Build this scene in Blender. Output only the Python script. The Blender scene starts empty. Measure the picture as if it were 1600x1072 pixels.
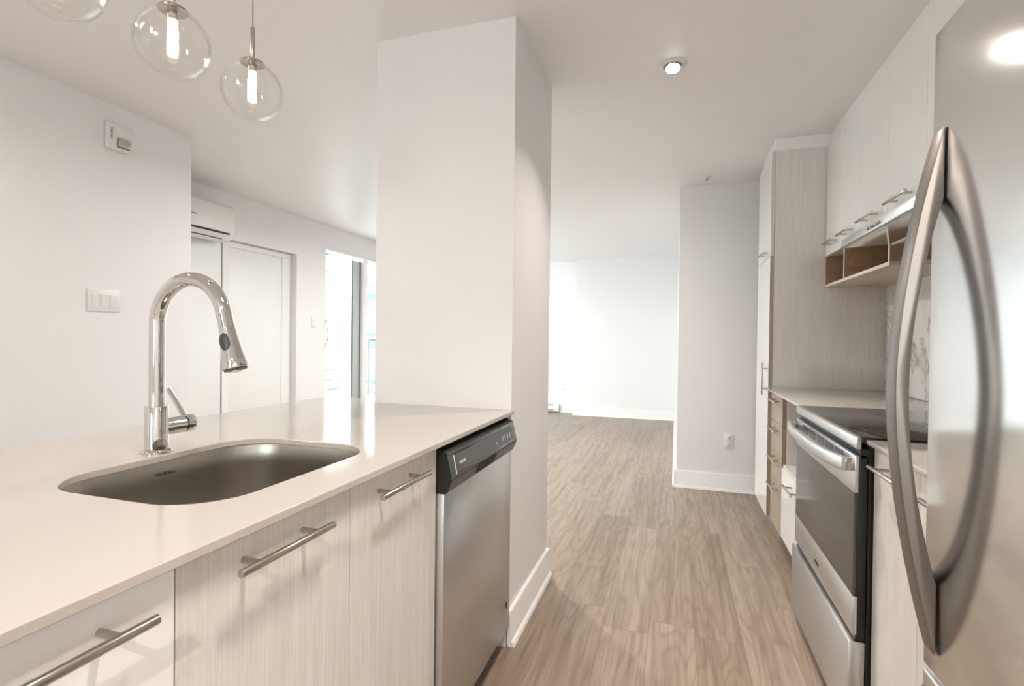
import bpy, bmesh, math, random
from mathutils import Vector, Matrix
random.seed(7)
C = bpy.context.scene.collection
S = bpy.context.scene

# ---------------------------------------------------------------- camera
F_PX, YAW, PITCH, ROLL, CAM_H = 805.72, 17.6202, -0.527, 0.6987, 1.1944
cd = bpy.data.cameras.new('camera'); cam = bpy.data.objects.new('camera', cd); C.objects.link(cam)
cd.sensor_fit = 'HORIZONTAL'; cd.sensor_width = 36.0; cd.lens = 36.0 * F_PX / 1600.0
cd.clip_start = 0.02; cd.clip_end = 200
_y, _p, _r = [math.radians(v) for v in (YAW, PITCH, ROLL)]
fw = Vector((-math.sin(_y) * math.cos(_p), math.cos(_y) * math.cos(_p), math.sin(_p)))
rt = Vector((math.cos(_y), math.sin(_y), 0)); up = rt.cross(fw)
rt2 = rt * math.cos(_r) + up * math.sin(_r); up2 = up * math.cos(_r) - rt * math.sin(_r)
M = Matrix((rt2, up2, -fw)).transposed().to_4x4(); M.translation = (0, 0, CAM_H)
cam.matrix_world = M
S.camera = cam

# ---------------------------------------------------------------- world and exposure
S.view_settings.view_transform = 'Standard'; S.view_settings.look = 'None'
S.view_settings.gamma = 1.0; S.view_settings.use_curve_mapping = False
S.view_settings.exposure = 1.2
w = bpy.data.worlds.new('sky'); S.world = w; w.use_nodes = True
bg = w.node_tree.nodes['Background']
bg.inputs[0].default_value = (0.95, 0.97, 1.0, 1); bg.inputs[1].default_value = 7.4

WARM = (1.0, 0.895, 0.815)
def area(name, loc, size, power, color, rot=(0, 0, 0), size_y=None, spread=180, disk=True):
    l = bpy.data.lights.new(name, 'AREA'); l.energy = power; l.color = color; l.spread = math.radians(spread)
    if size_y: l.shape = 'RECTANGLE'; l.size = size; l.size_y = size_y
    else: l.shape = 'DISK' if disk else 'SQUARE'; l.size = size
    o = bpy.data.objects.new(name, l); C.objects.link(o); o.location = loc; o.rotation_euler = rot
    return o
def portal(loc, sx, sy, rot):
    o = area('window_portal', loc, sx, 1, (1, 1, 1), rot, sy); o.data.cycles.is_portal = True
    return o
portal((-3.93, 6.35, 1.1), 2.2, 2.95, (0, math.radians(-90), 0))
portal((-0.6, -5.18, 1.45), 1.4, 1.3, (math.radians(90), 0, 0))  # sky portal for the added rear window

# ---------------------------------------------------------------- node materials
def mat(name, color, rough=0.5, metal=0.0, spec=0.5, coat=0.0, coat_rough=0.05, emit=None, emit_s=0.0, build=None):
    m = bpy.data.materials.new(name); m.use_nodes = True
    n = m.node_tree.nodes; b = n['Principled BSDF']
    b.inputs['Base Color'].default_value = (*color, 1); b.inputs['Roughness'].default_value = rough
    b.inputs['Metallic'].default_value = metal; b.inputs['Specular IOR Level'].default_value = spec
    b.inputs['Coat Weight'].default_value = coat; b.inputs['Coat Roughness'].default_value = coat_rough
    if emit: b.inputs['Emission Color'].default_value = (*emit, 1); b.inputs['Emission Strength'].default_value = emit_s
    if build: build(m.node_tree, b)
    return m
def coords(nt, scale=(1, 1, 1), kind='Object', rot=(0, 0, 0)):
    tc = nt.nodes.new('ShaderNodeTexCoord'); mp = nt.nodes.new('ShaderNodeMapping')
    mp.inputs['Scale'].default_value = scale; mp.inputs['Rotation'].default_value = rot
    nt.links.new(tc.outputs[kind], mp.inputs[0]); return mp.outputs[0]
def noise(nt, vec, scale=5, detail=3, rough=0.5, dist=0.0):
    t = nt.nodes.new('ShaderNodeTexNoise'); t.inputs['Scale'].default_value = scale
    t.inputs['Detail'].default_value = detail; t.inputs['Roughness'].default_value = rough
    t.inputs['Distortion'].default_value = dist
    nt.links.new(vec, t.inputs['Vector']); return t.outputs['Fac']
def ramp(nt, fac, stops):
    r = nt.nodes.new('ShaderNodeValToRGB'); e = r.color_ramp.elements
    while len(e) < len(stops): e.new(0.5)
    for i, (p, c) in enumerate(stops): e[i].position = p; e[i].color = (*c, 1)
    nt.links.new(fac, r.inputs[0]); return r.outputs[0]
def mixc(nt, fac, a, b, mode='MIX'):
    m = nt.nodes.new('ShaderNodeMix'); m.data_type = 'RGBA'; m.blend_type = mode
    for s, v in ((0, fac), (6, a), (7, b)):
        if hasattr(v, 'is_output'): nt.links.new(v, m.inputs[s])
        elif s == 0: m.inputs[0].default_value = v
        else: m.inputs[s].default_value = (*v, 1)
    return m.outputs[2]
def math_n(nt, op, a, b=None):
    m = nt.nodes.new('ShaderNodeMath'); m.operation = op
    for i, v in enumerate((a, b)):
        if v is None: continue
        if hasattr(v, 'is_output'): nt.links.new(v, m.inputs[i])
        else: m.inputs[i].default_value = v
    return m.outputs[0]
def bump(nt, b, h, strength=0.1, dist=0.002):
    n = nt.nodes.new('ShaderNodeBump'); n.inputs['Strength'].default_value = strength
    n.inputs['Distance'].default_value = dist
    nt.links.new(h, n.inputs['Height']); nt.links.new(n.outputs[0], b.inputs['Normal'])

def paint_build(nt, b):
    v = coords(nt); bump(nt, b, noise(nt, v, 220, 2), 0.06, 0.0008)
def laminate_build(c1, c2, c3, kind='Object'):
    def f(nt, b):
        v = coords(nt, (1, 1, 0.025), kind)
        n1 = noise(nt, v, 260, 3, 0.6); v2 = coords(nt, (1, 1, 0.05), kind); n2 = noise(nt, v2, 40, 4, 0.6)
        a = ramp(nt, n1, [(0.35, c1), (0.62, c2)]); c = ramp(nt, n2, [(0.4, c3), (0.6, c2)])
        nt.links.new(mixc(nt, 0.45, a, c), b.inputs['Base Color']); bump(nt, b, n1, 0.10, 0.0005)
    return f
def brushed_build(axis=2, s=350, amt=0.012, r0=0.27, r1=0.34, tint=None):
    def f(nt, b):
        sc = [1, 1, 1]; sc[axis] = 0.01
        v = coords(nt, tuple(sc)); n1 = noise(nt, v, s, 2, 0.6)
        r = nt.nodes.new('ShaderNodeMapRange'); nt.links.new(n1, r.inputs[0]); r.inputs[3].default_value = r0; r.inputs[4].default_value = r1
        nt.links.new(r.outputs[0], b.inputs['Roughness']); bump(nt, b, n1, amt, 0.0003)
    return f
def sink_build(nt, b):
    brushed_build(0, 160, 0.012, 0.27, 0.33)(nt, b)
    t = nt.nodes.new('ShaderNodeTangent'); t.direction_type = 'RADIAL'; t.axis = 'Z'
    nt.links.new(t.outputs[0], b.inputs['Tangent']); b.inputs['Anisotropic'].default_value = 0.75
def fridge_build(nt, b):
    n1 = noise(nt, coords(nt, (1, 0.01, 1)), 300, 2, 0.6); n2 = noise(nt, coords(nt, (1, 1, 0.8)), 2.6, 1, 0.4)
    r = nt.nodes.new('ShaderNodeMapRange'); nt.links.new(n1, r.inputs[0]); r.inputs[3].default_value = 0.085; r.inputs[4].default_value = 0.13
    nt.links.new(r.outputs[0], b.inputs['Roughness']); bump(nt, b, n2, 0.35, 0.012)
def floor_build(nt, b):
    tc = nt.nodes.new('ShaderNodeTexCoord'); sp = nt.nodes.new('ShaderNodeSeparateXYZ'); nt.links.new(tc.outputs['Object'], sp.inputs[0])
    W, L = 0.1805, 1.22
    u = math_n(nt, 'DIVIDE', math_n(nt, 'ADD', sp.outputs['X'], 0.0902 + W * 40), W)
    row = math_n(nt, 'FLOOR', u); fu = math_n(nt, 'FRACT', u)
    wn = nt.nodes.new('ShaderNodeTexWhiteNoise'); wn.noise_dimensions = '1D'; nt.links.new(row, wn.inputs['W'])
    vv = math_n(nt, 'ADD', math_n(nt, 'DIVIDE', sp.outputs['Y'], L), math_n(nt, 'ADD', wn.outputs['Value'], 20.0))
    col = math_n(nt, 'FLOOR', vv); fv = math_n(nt, 'FRACT', vv)
    cb = nt.nodes.new('ShaderNodeCombineXYZ'); nt.links.new(row, cb.inputs[0]); nt.links.new(col, cb.inputs[1])
    w2 = nt.nodes.new('ShaderNodeTexWhiteNoise'); w2.noise_dimensions = '2D'; nt.links.new(cb.outputs[0], w2.inputs['Vector'])
    pid = w2.outputs['Value']
    # grain: coordinates shifted per plank
    off = math_n(nt, 'MULTIPLY', pid, 37.0)
    cg = nt.nodes.new('ShaderNodeCombineXYZ'); nt.links.new(sp.outputs['X'], cg.inputs[0])
    nt.links.new(math_n(nt, 'MULTIPLY', sp.outputs['Y'], 0.13), cg.inputs[1]); nt.links.new(off, cg.inputs[2])
    broad = noise(nt, cg.outputs[0], 7, 2, 0.45, 0.2)
    # cathedral rings from the contours of a broad noise
    rings = math_n(nt, 'FRACT', math_n(nt, 'MULTIPLY', broad, 12.0))
    rings = math_n(nt, 'ABSOLUTE', math_n(nt, 'SUBTRACT', rings, 0.5))
    cf = nt.nodes.new('ShaderNodeCombineXYZ'); nt.links.new(sp.outputs['X'], cf.inputs[0])
    nt.links.new(math_n(nt, 'MULTIPLY', sp.outputs['Y'], 0.03), cf.inputs[1]); nt.links.new(off, cf.inputs[2])
    fine = noise(nt, cf.outputs[0], 110, 4, 0.65)
    streak = noise(nt, cf.outputs[0], 26, 3, 0.6)
    base = ramp(nt, pid, [(0.0, (0.28, 0.218, 0.163)), (0.5, (0.31, 0.245, 0.188)), (1.0, (0.335, 0.27, 0.213))])
    g1 = ramp(nt, rings, [(0.0, (0.80, 0.775, 0.75)), (0.25, (1.04, 1.04, 1.04)), (0.5, (1.08, 1.08, 1.08))])
    g2 = ramp(nt, fine, [(0.3, (0.78, 0.76, 0.74)), (0.7, (1.14, 1.13, 1.12))])
    g3 = ramp(nt, streak, [(0.34, (0.74, 0.70, 0.67)), (0.58, (1.1, 1.1, 1.1))])
    c = mixc(nt, 0.75, base, g1, 'MULTIPLY'); c = mixc(nt, 0.8, c, g2, 'MULTIPLY'); c = mixc(nt, 0.8, c, g3, 'MULTIPLY')
    # joints
    eu = math_n(nt, 'MINIMUM', fu, math_n(nt, 'SUBTRACT', 1.0, fu)); ev = math_n(nt, 'MINIMUM', fv, math_n(nt, 'SUBTRACT', 1.0, fv))
    ju = math_n(nt, 'LESS_THAN', eu, 0.007); jv = math_n(nt, 'LESS_THAN', ev, 0.0014)
    j = math_n(nt, 'MAXIMUM', ju, jv)
    c = mixc(nt, math_n(nt, 'MULTIPLY', j, 0.55), c, (0.14, 0.10, 0.075))
    nt.links.new(c, b.inputs['Base Color'])
    b.inputs['Roughness'].default_value = 0.36
    bump(nt, b, math_n(nt, 'SUBTRACT', math_n(nt, 'MULTIPLY', fine, 0.3), j), 0.25, 0.0012)
def marble_build(nt, b):
    v = coords(nt)
    n1 = noise(nt, v, 2.4, 6, 0.62, 1.6); d = math_n(nt, 'ABSOLUTE', math_n(nt, 'SUBTRACT', n1, 0.5))
    c = ramp(nt, d, [(0.0, (0.36, 0.33, 0.30)), (0.012, (0.74, 0.72, 0.70)), (0.05, (0.84, 0.83, 0.81))])
    nt.links.new(c, b.inputs['Base Color'])
def shelfwood_build(c1, c2, sx=0.06):
    def f(nt, b):
        v = coords(nt, (1, 0.05, 1)); n1 = noise(nt, v, 60, 5, 0.65, 0.4); n2 = noise(nt, v, 14, 3, 0.6, 0.8)
        c = mixc(nt, 0.5, ramp(nt, n1, [(0.3, c1), (0.7, c2)]), ramp(nt, n2, [(0.35, c1), (0.65, c2)]))
        nt.links.new(c, b.inputs['Base Color'])
    return f
def quartz_build(nt, b):
    v = coords(nt); n1 = noise(nt, v, 400, 2, 0.6)
    nt.links.new(ramp(nt, n1, [(0.3, (0.53, 0.49, 0.445)), (0.6, (0.56, 0.52, 0.475))]), b.inputs['Base Color'])
def siding_build(nt, b):
    pass
def glass_mat(name, tint=(1, 1, 1), ior=1.45, rim=0.0, gloss_rough=0.0, rimcol=(1, 1, 1)):
    m = bpy.data.materials.new(name); m.use_nodes = True; nt = m.node_tree; nt.nodes.clear()
    out = nt.nodes.new('ShaderNodeOutputMaterial'); tr = nt.nodes.new('ShaderNodeBsdfTransparent'); tr.inputs[0].default_value = (*tint, 1)
    gl = nt.nodes.new('ShaderNodeBsdfGlossy'); gl.inputs['Roughness'].default_value = gloss_rough
    lw = nt.nodes.new('ShaderNodeLayerWeight'); lw.inputs[0].default_value = 0.5
    fr = math_n(nt, 'ADD', math_n(nt, 'MULTIPLY', math_n(nt, 'POWER', lw.outputs['Facing'], 4.5), 0.85), 0.035)
    mx = nt.nodes.new('ShaderNodeMixShader'); nt.links.new(fr, mx.inputs[0])
    nt.links.new(tr.outputs[0], mx.inputs[1]); nt.links.new(gl.outputs[0], mx.inputs[2])
    nt.links.new(mx.outputs[0], out.inputs[0]); return m

P = {}
P['wall'] = mat('wall_paint', (0.885, 0.878, 0.88), 0.55, build=paint_build)
P['ceiling'] = mat('ceiling_paint', (0.925, 0.915, 0.915), 0.42, build=paint_build)
P['trim'] = mat('trim_paint', (0.90, 0.89, 0.875), 0.32)
P['door'] = mat('door_paint', (0.90, 0.91, 0.90), 0.38)
P['floor'] = mat('floor_planks', (0.4, 0.3, 0.25), 0.36, build=floor_build)
P['quartz'] = mat('cream_quartz', (0.8, 0.77, 0.72), 0.09, build=quartz_build, spec=0.55)
P['laminate'] = mat('whitewashed_laminate', (0.7, 0.67, 0.62), 0.42, build=laminate_build((0.67, 0.635, 0.59), (0.80, 0.77, 0.73), (0.73, 0.695, 0.65)))
P['gloss'] = mat('white_gloss_laminate', (0.93, 0.93, 0.92), 0.14, coat=0.3)
P['carcass'] = mat('cabinet_box_board', (0.70, 0.67, 0.62), 0.5, build=laminate_build((0.62, 0.585, 0.54), (0.70, 0.665, 0.62), (0.66, 0.625, 0.58)))
P['woodfront'] = mat('light_oak_front', (0.5, 0.4, 0.3), 0.45, build=laminate_build((0.30, 0.23, 0.17), (0.45, 0.365, 0.28), (0.37, 0.29, 0.22)))
P['edge'] = mat('brown_oak_edge', (0.33, 0.22, 0.15), 0.5)
P['shelfwood'] = mat('brown_oak_shelf', (0.34, 0.22, 0.13), 0.5, build=shelfwood_build((0.27, 0.165, 0.09), (0.44, 0.29, 0.175)))
P['shelflight'] = mat('pale_oak_shelf', (0.62, 0.52, 0.41), 0.45, build=shelfwood_build((0.52, 0.42, 0.32), (0.68, 0.58, 0.46)))
P['shelfedge'] = mat('cream_shelf_edge', (0.78, 0.70, 0.62), 0.4)
P['steel'] = mat('brushed_steel', (0.62, 0.61, 0.60), 0.28, 1.0, build=brushed_build(2))
P['steel_h'] = mat('brushed_steel_across', (0.64, 0.635, 0.63), 0.25, 1.0, build=brushed_build(1))
P['fridge'] = mat('fridge_steel', (0.78, 0.78, 0.775), 0.1, 1.0, build=fridge_build)
P['nickel'] = mat('satin_nickel', (0.52, 0.49, 0.45), 0.24, 1.0)
P['fridgehandle'] = mat('fridge_handle_steel', (0.25, 0.225, 0.205), 0.38, 1.0)
P['chrome'] = mat('chrome', (0.66, 0.64, 0.62), 0.04, 1.0)
P['sink'] = mat('sink_steel', (0.47, 0.44, 0.40), 0.26, 1.0, build=sink_build)
P['black'] = mat('black_plastic', (0.012, 0.012, 0.013), 0.32)
P['blackmatt'] = mat('black_matt', (0.01, 0.01, 0.01), 0.6)
P['panelgrey'] = mat('dark_grey_panel', (0.085, 0.09, 0.09), 0.26)
P['panelgrey2'] = mat('dark_grey_lower_panel', (0.07, 0.062, 0.058), 0.3)
P['glassblack'] = mat('black_ceramic_glass', (0.02, 0.019, 0.018), 0.06, spec=0.9)
P['ovenglass'] = mat('oven_door_glass', (0.035, 0.033, 0.032), 0.08, spec=0.9)
P['white'] = mat('white_plastic', (0.84, 0.84, 0.83), 0.3)
P['whitetext'] = mat('pale_print', (0.75, 0.76, 0.76), 0.5)
P['darktext'] = mat('dark_print', (0.03, 0.03, 0.03), 0.5)
P['red'] = mat('red_print', (0.35, 0.03, 0.02), 0.5)
P['marble'] = mat('marble_panel', (0.84, 0.83, 0.81), 0.2, build=marble_build)
P['bulb'] = mat('lit_bulb', (1, 1, 1), 0.3, emit=(1.0, 0.86, 0.68), emit_s=16)
P['bulb_end'] = mat('bulb_base_glass', (0.85, 0.75, 0.62), 0.3, emit=(1.0, 0.8, 0.6), emit_s=1.2)
P['lens'] = mat('lit_lens', (1, 1, 1), 0.3, emit=(1.0, 0.93, 0.82), emit_s=9)
P['frost'] = mat('frosted_lamp_glass', (0.25, 0.25, 0.24), 0.4)
P['globe'] = glass_mat('clear_globe_glass', (0.998, 0.996, 0.993), 1.33)
P['pane'] = glass_mat('window_glass', (0.90, 0.95, 0.94), 1.45)
P['greenglass'] = mat('grey_green_sash', (0.50, 0.56, 0.54), 0.3)
P['darkseal'] = mat('dark_seal', (0.16, 0.20, 0.19), 0.4)
P['siding'] = mat('pale_siding', (0.58, 0.585, 0.56), 0.6)
P['lap_shade'] = mat('siding_lap_shade', (0.10, 0.105, 0.10), 0.7)  # shade under the siding laps, given as a dark colour
P['deck'] = mat('balcony_concrete', (0.45, 0.45, 0.44), 0.8)
P['cyl'] = mat('ceiling_dark_slot', (0.05, 0.05, 0.05), 0.5)
P['blue'] = mat('blue_grey_cladding', (0.045, 0.085, 0.14), 0.5)
P['bluewin'] = mat('blue_window_glass', (0.08, 0.14, 0.22), 0.15)
P['black_rail'] = mat('grey_rail_metal', (0.06, 0.075, 0.09), 0.5)
P['acslot'] = mat('air_slot_black', (0.01, 0.01, 0.01), 0.6)
P['rubber'] = mat('dark_grey_rubber', (0.05, 0.05, 0.05), 0.35)

# ---------------------------------------------------------------- mesh helpers
class MB:
    def __init__(s): s.bm = bmesh.new()
    def box(s, x0, x1, y0, y1, z0, z1, bev=0.0, seg=2):
        b = bmesh.new()
        r = bmesh.ops.create_cube(b, size=1)
        cx, cy, cz = (x0 + x1) / 2, (y0 + y1) / 2, (z0 + z1) / 2
        for v in b.verts: v.co = Vector((cx + v.co.x * abs(x1 - x0), cy + v.co.y * abs(y1 - y0), cz + v.co.z * abs(z1 - z0)))
        if bev > 0: bmesh.ops.bevel(b, geom=b.edges[:], offset=bev, segments=seg, profile=0.5, affect='EDGES')
        s.merge(b); return s
    def merge(s, b, mtx=None):
        me = bpy.data.meshes.new('t'); b.to_mesh(me); b.free()
        if mtx: me.transform(mtx)
        s.bm.from_mesh(me); bpy.data.meshes.remove(me); return s
    def tube(s, pts, rad, seg=16, caps=True, closed=False):
        pts = [Vector(p) for p in pts]; n = len(pts)
        rads = rad if isinstance(rad, (list, tuple)) else [rad] * n
        t0 = (pts[1] - pts[0]).normalized(); a = Vector((0, 0, 1)) if abs(t0.z) < 0.9 else Vector((1, 0, 0))
        u = (a - t0 * a.dot(t0)).normalized(); rings = []
        for i in range(n):
            t = (pts[min(i + 1, n - 1)] - pts[max(i - 1, 0)]).normalized()
            u = (u - t * u.dot(t)).normalized(); v = t.cross(u)
            rings.append([s.bm.verts.new(pts[i] + (u * math.cos(2 * math.pi * k / seg) + v * math.sin(2 * math.pi * k / seg)) * rads[i]) for k in range(seg)])
        for i in range(n - 1):
            for k in range(seg):
                s.bm.faces.new((rings[i][k], rings[i][(k + 1) % seg], rings[i + 1][(k + 1) % seg], rings[i + 1][k]))
        if caps: s.bm.faces.new(rings[0][::-1]); s.bm.faces.new(rings[-1])
        return s
    def cyl(s, a, b, r, seg=24, bev=0.0):
        a = Vector(a); b = Vector(b)
        if bev > 0:
            d = (b - a).normalized()
            return s.tube([a, a + d * bev * 0.3, a + d * bev, b - d * bev, b - d * bev * 0.3, b], [r - bev, r - bev * 0.3, r, r, r - bev * 0.3, r - bev], seg)
        return s.tube([a, b], r, seg)
    def lathe(s, prof, c, seg=48, axis=None):
        b = bmesh.new(); rings = []
        for r, z in prof:
            if r < 1e-6: rings.append([b.verts.new((0, 0, z))])
            else: rings.append([b.verts.new((r * math.cos(2 * math.pi * k / seg), r * math.sin(2 * math.pi * k / seg), z)) for k in range(seg)])
        for i in range(len(rings) - 1):
            A, B = rings[i], rings[i + 1]
            for k in range(seg):
                k2 = (k + 1) % seg
                if len(A) == 1 and len(B) == 1: continue
                if len(A) == 1: b.faces.new((A[0], B[k2], B[k]))
                elif len(B) == 1: b.faces.new((A[k], A[k2], B[0]))
                else: b.faces.new((A[k], A[k2], B[k2], B[k]))
        m = Matrix.Translation(c)
        if axis is not None: m = m @ Vector((0, 0, 1)).rotation_difference(Vector(axis)).to_matrix().to_4x4()
        return s.merge(b, m)
    def prism(s, poly, axis, a0, a1, bev=0.0):
        """poly in the two other axes (cyclic order), extruded from a0 to a1 along axis 0/1/2"""
        b = bmesh.new()
        def mk(p, a):
            if axis == 0: return (a, p[0], p[1])
            if axis == 1: return (p[0], a, p[1])
            return (p[0], p[1], a)
        A = [b.verts.new(mk(p, a0)) for p in poly]; B = [b.verts.new(mk(p, a1)) for p in poly]
        b.faces.new(A); b.faces.new(B[::-1]); n = len(poly)
        for i in range(n): b.faces.new((A[i], B[i], B[(i + 1) % n], A[(i + 1) % n]))
        bmesh.ops.recalc_face_normals(b, faces=b.faces[:])
        if bev > 0: bmesh.ops.bevel(b, geom=b.edges[:], offset=bev, segments=2, profile=0.5, affect='EDGES')
        return s.merge(b)
    def build(s, name, m, parent=None, sharp=35, origin=None):
        bmesh.ops.recalc_face_normals(s.bm, faces=s.bm.faces[:])
        me = bpy.data.meshes.new(name); s.bm.to_mesh(me); s.bm.free()
        if origin is not None: me.transform(Matrix.Translation(-Vector(origin)))
        for p in me.polygons: p.use_smooth = True
        me.set_sharp_from_angle(angle=math.radians(sharp))
        me.materials.append(P[m] if isinstance(m, str) else m)
        o = bpy.data.objects.new(name, me); C.objects.link(o)
        if parent is not None:
            o.parent = parent
            base = WORLD[parent]
            WORLD[o] = Vector(base) if origin is None else Vector(origin)
            me_off = Vector(base) * -1
            if origin is None: me.transform(Matrix.Translation(me_off))
            else: o.location = Vector(origin) - Vector(base)
        else:
            WORLD[o] = Vector(origin) if origin is not None else Vector((0, 0, 0))
            if origin is not None: o.location = origin
        return o
WORLD = {}
def thing(name, label, cat, loc, group=None):
    o = bpy.data.objects.new(name, None); C.objects.link(o); o.location = loc; o.empty_display_size = 0.1
    o['label'] = label; o['category'] = cat
    if group: o['group'] = group
    WORLD[o] = Vector(loc); return o
def tag(o, label, cat, group=None):
    o['label'] = label; o['category'] = cat
    if group: o['group'] = group
    return o
def struct(name, mb, m, parent=None):
    o = mb.build(name, m, parent); 
    if parent is None: o['kind'] = 'structure'
    return o
def text(name, s, size, origin, right, upv, m, parent, depth=0.0006, align='LEFT'):
    cu = bpy.data.curves.new('t', 'FONT'); cu.body = s; cu.size = size; cu.extrude = depth; cu.align_x = align
    cu.resolution_u = 3
    o = bpy.data.objects.new('t', cu); C.objects.link(o)
    dg = bpy.context.evaluated_depsgraph_get(); me = bpy.data.meshes.new_from_object(o.evaluated_get(dg))
    bpy.data.objects.remove(o); bpy.data.curves.remove(cu)
    r = Vector(right).normalized(); u = Vector(upv).normalized(); n = r.cross(u)
    mm = Matrix((r, u, n)).transposed().to_4x4(); mm.translation = Vector(origin) - WORLD[parent]
    me.transform(mm); me.materials.clear(); me.materials.append(P[m]); me.name = name
    t = bpy.data.objects.new(name, me); C.objects.link(t); t.parent = parent; WORLD[t] = WORLD[parent]
    return t

ZC = 2.44
# ================================================================ THE SETTING
struct('floor', MB().box(-3.9, 1.4, -5.3, 8.5, -0.12, 0.0), 'floor')
struct('ceiling', MB().box(-3.9, 1.4, -5.3, 8.5, ZC, ZC + 0.15), 'ceiling')
struct('wall_left', MB().box(-3.9, -2.945, -5.3, 2.507, 0, ZC), 'wall')
XR = 1.167
struct('wall_right', MB().box(XR, 1.4, -5.3, 4.419, 0, ZC), 'wall')
struct('wall_partition', MB().box(0.0174, 1.4, 4.419, 8.015, 0, ZC), 'wall')
struct('wall_back', MB().box(-1.508, 1.4, 8.015, 8.5, 0, ZC), 'wall')
struct('wall_alcove', MB().box(-3.9, -1.508, 8.25, 8.5, 0, ZC), 'wall')
struct('wall_pillar', MB().box(-1.2169, -0.6063, 1.9103, 2.519, 0, ZC), 'wall')
# patio side wall with niches and the glazed opening
XB = -3.758
m = MB()
m.box(-3.9, XB, 2.507, 2.72, 0, ZC); m.box(-3.9, XB, 3.51, 3.575, 0, 2.04); m.box(-3.9, XB, 2.72, 4.427, 2.04, ZC)
m.box(-3.98, -3.9, 2.4, 4.6, 0, ZC); m.box(-3.9, XB, 4.427, 4.88, 0, ZC); m.box(-3.9, XB, 4.88, 7.82, 2.20, ZC); m.box(-3.9, XB, 7.82, 8.25, 0, ZC)
struct('wall_patio', m, 'wall')
m = MB(); m.box(-2.945, -1.3, -5.3, -5.1, 0, ZC); m.box(0.1, XR, -5.3, -5.1, 0, ZC); m.box(-1.3, 0.1, -5.3, -5.1, 0, 0.8); m.box(-1.3, 0.1, -5.3, -5.1, 2.1, ZC)
struct('wall_front', m, 'wall')
# baseboards: board plus quarter round
def base_prof(sgn):  # offsets from the wall
    return [(0, 0), (0.030, 0), (0.029, 0.008), (0.024, 0.016), (0.0165, 0.020), (0.0155, 0.022), (0.0155, 0.131), (0.013, 0.137), (0, 0.137)]
def bb_x(mb, xw, sx, y0, y1): mb.prism([(xw + sx * a, z) for a, z in base_prof(1)], 1, y0, y1)
def bb_y(mb, yw, sy, x0, x1): mb.prism([(yw + sy * a, z) for a, z in base_prof(1)], 0, x0, x1)
m = MB(); bb_x(m, -0.6063, 1, 1.893, 2.535); bb_y(m, 2.519, 1, -1.2169, -0.6063); struct('baseboard_pillar', m, 'trim')
m = MB(); bb_y(m, 4.419, -1, 0.0024, XR); bb_x(m, 0.0174, -1, 4.403, 8.0); struct('baseboard_partition', m, 'trim')
m = MB(); bb_y(m, 8.015, -1, -1.523, 0.0024); bb_x(m, -1.508, -1, 8.0, 8.235); struct('baseboard_back', m, 'trim')
m = MB(); bb_y(m, 8.25, -1, -1.78, -1.523); struct('baseboard_alcove', m, 'trim')
m = MB(); bb_x(m, -2.945, 1, -5.1, 2.52); bb_y(m, 2.507, 1, -3.74, -2.945); struct('baseboard_left', m, 'trim')
m = MB(); bb_x(m, XB, 1, 4.46, 4.85); struct('baseboard_patio', m, 'trim')

# closet doors in the patio wall
d = thing('door_1', 'white flush closet door below the wall air conditioner', 'door', (-3.80, 3.11, 0)); d['kind'] = 'structure'
MB().box(-3.80, -3.765, 2.73, 3.50, 0.01, 2.03, 0.002).build('panel', 'door', d)
d = thing('door_2', 'white sliding closet door set back in its opening, right of the air conditioner', 'door', (-3.86, 4.0, 0)); d['kind'] = 'structure'
MB().box(-3.87, -3.835, 3.58, 4.30, 0.01, 2.0, 0.002).build('panel', 'door', d)
MB().box(-3.834, -3.822, 3.58, 4.42, 1.985, 2.035).build('track', 'trim', d)
MB().box(-3.87, -3.83, 4.30, 4.425, 0.0, 2.035).build('jamb', 'door', d)
# glazed patio opening
wn = thing('window_1', 'floor to ceiling sliding patio window with white frames at the end of the white wall', 'window', (-3.83, 6.35, 0)); wn['kind'] = 'structure'
m = MB()
m.box(-3.89, -3.765, 4.882, 4.90, 0.0, 2.2); m.box(-3.89, -3.765, 4.90, 7.80, 2.165, 2.199); m.box(-3.89, -3.765, 4.90, 7.80, 0.001, 0.03)
m.box(-3.89, -3.765, 7.79, 7.819, 0, 2.2); m.box(-3.89, -3.765, 5.63, 5.72, 0.03, 2.165); m.box(-3.87, -3.80, 6.72, 6.78, 0.03, 2.165)
m.build('window_frame', 'trim', wn)
MB().box(-3.85, -3.80, 5.43, 5.62, 0.03, 2.13, 0.004).build('sash_stile', 'greenglass', wn)
m = MB(); m.box(-3.799, -3.792, 5.43, 5.452, 0.03, 2.13); m.box(-3.799, -3.792, 5.60, 5.62, 0.03, 2.13)
m.build('seal', 'darkseal', wn)
MB().box(-3.835, -3.829, 5.72, 6.72, 0.03, 2.165).build('pane', 'pane', wn)
MB().box(-3.835, -3.829, 6.78, 7.79, 0.03, 2.165).build('pane', 'pane', wn)
pts = [Vector((-3.765 + 0.045 * math.sin(math.pi * t), 4.885, 1.05 + 0.34 * t)) for t in [i / 14 for i in range(15)]]
MB().tube(pts, 0.006, 10).build('pull_handle', 'nickel', wn)
w2 = thing('fill_window', 'unseen window added for fill light in the wall behind the camera', 'window', (-0.6, -5.2, 0.8)); w2['kind'] = 'structure'  # made-up window, lets fill daylight in from behind the camera
m = MB(); m.box(-1.299, 0.099, -5.23, -5.17, 0.801, 0.85); m.box(-1.299, 0.099, -5.23, -5.17, 2.05, 2.099)
for x in (-1.299, 0.05): m.box(x, x + 0.049, -5.23, -5.17, 0.85, 2.05)
m.build('window_frame', 'trim', w2)
MB().box(-1.25, 0.05, -5.203, -5.197, 0.85, 2.05).build('pane', 'pane', w2)

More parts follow.
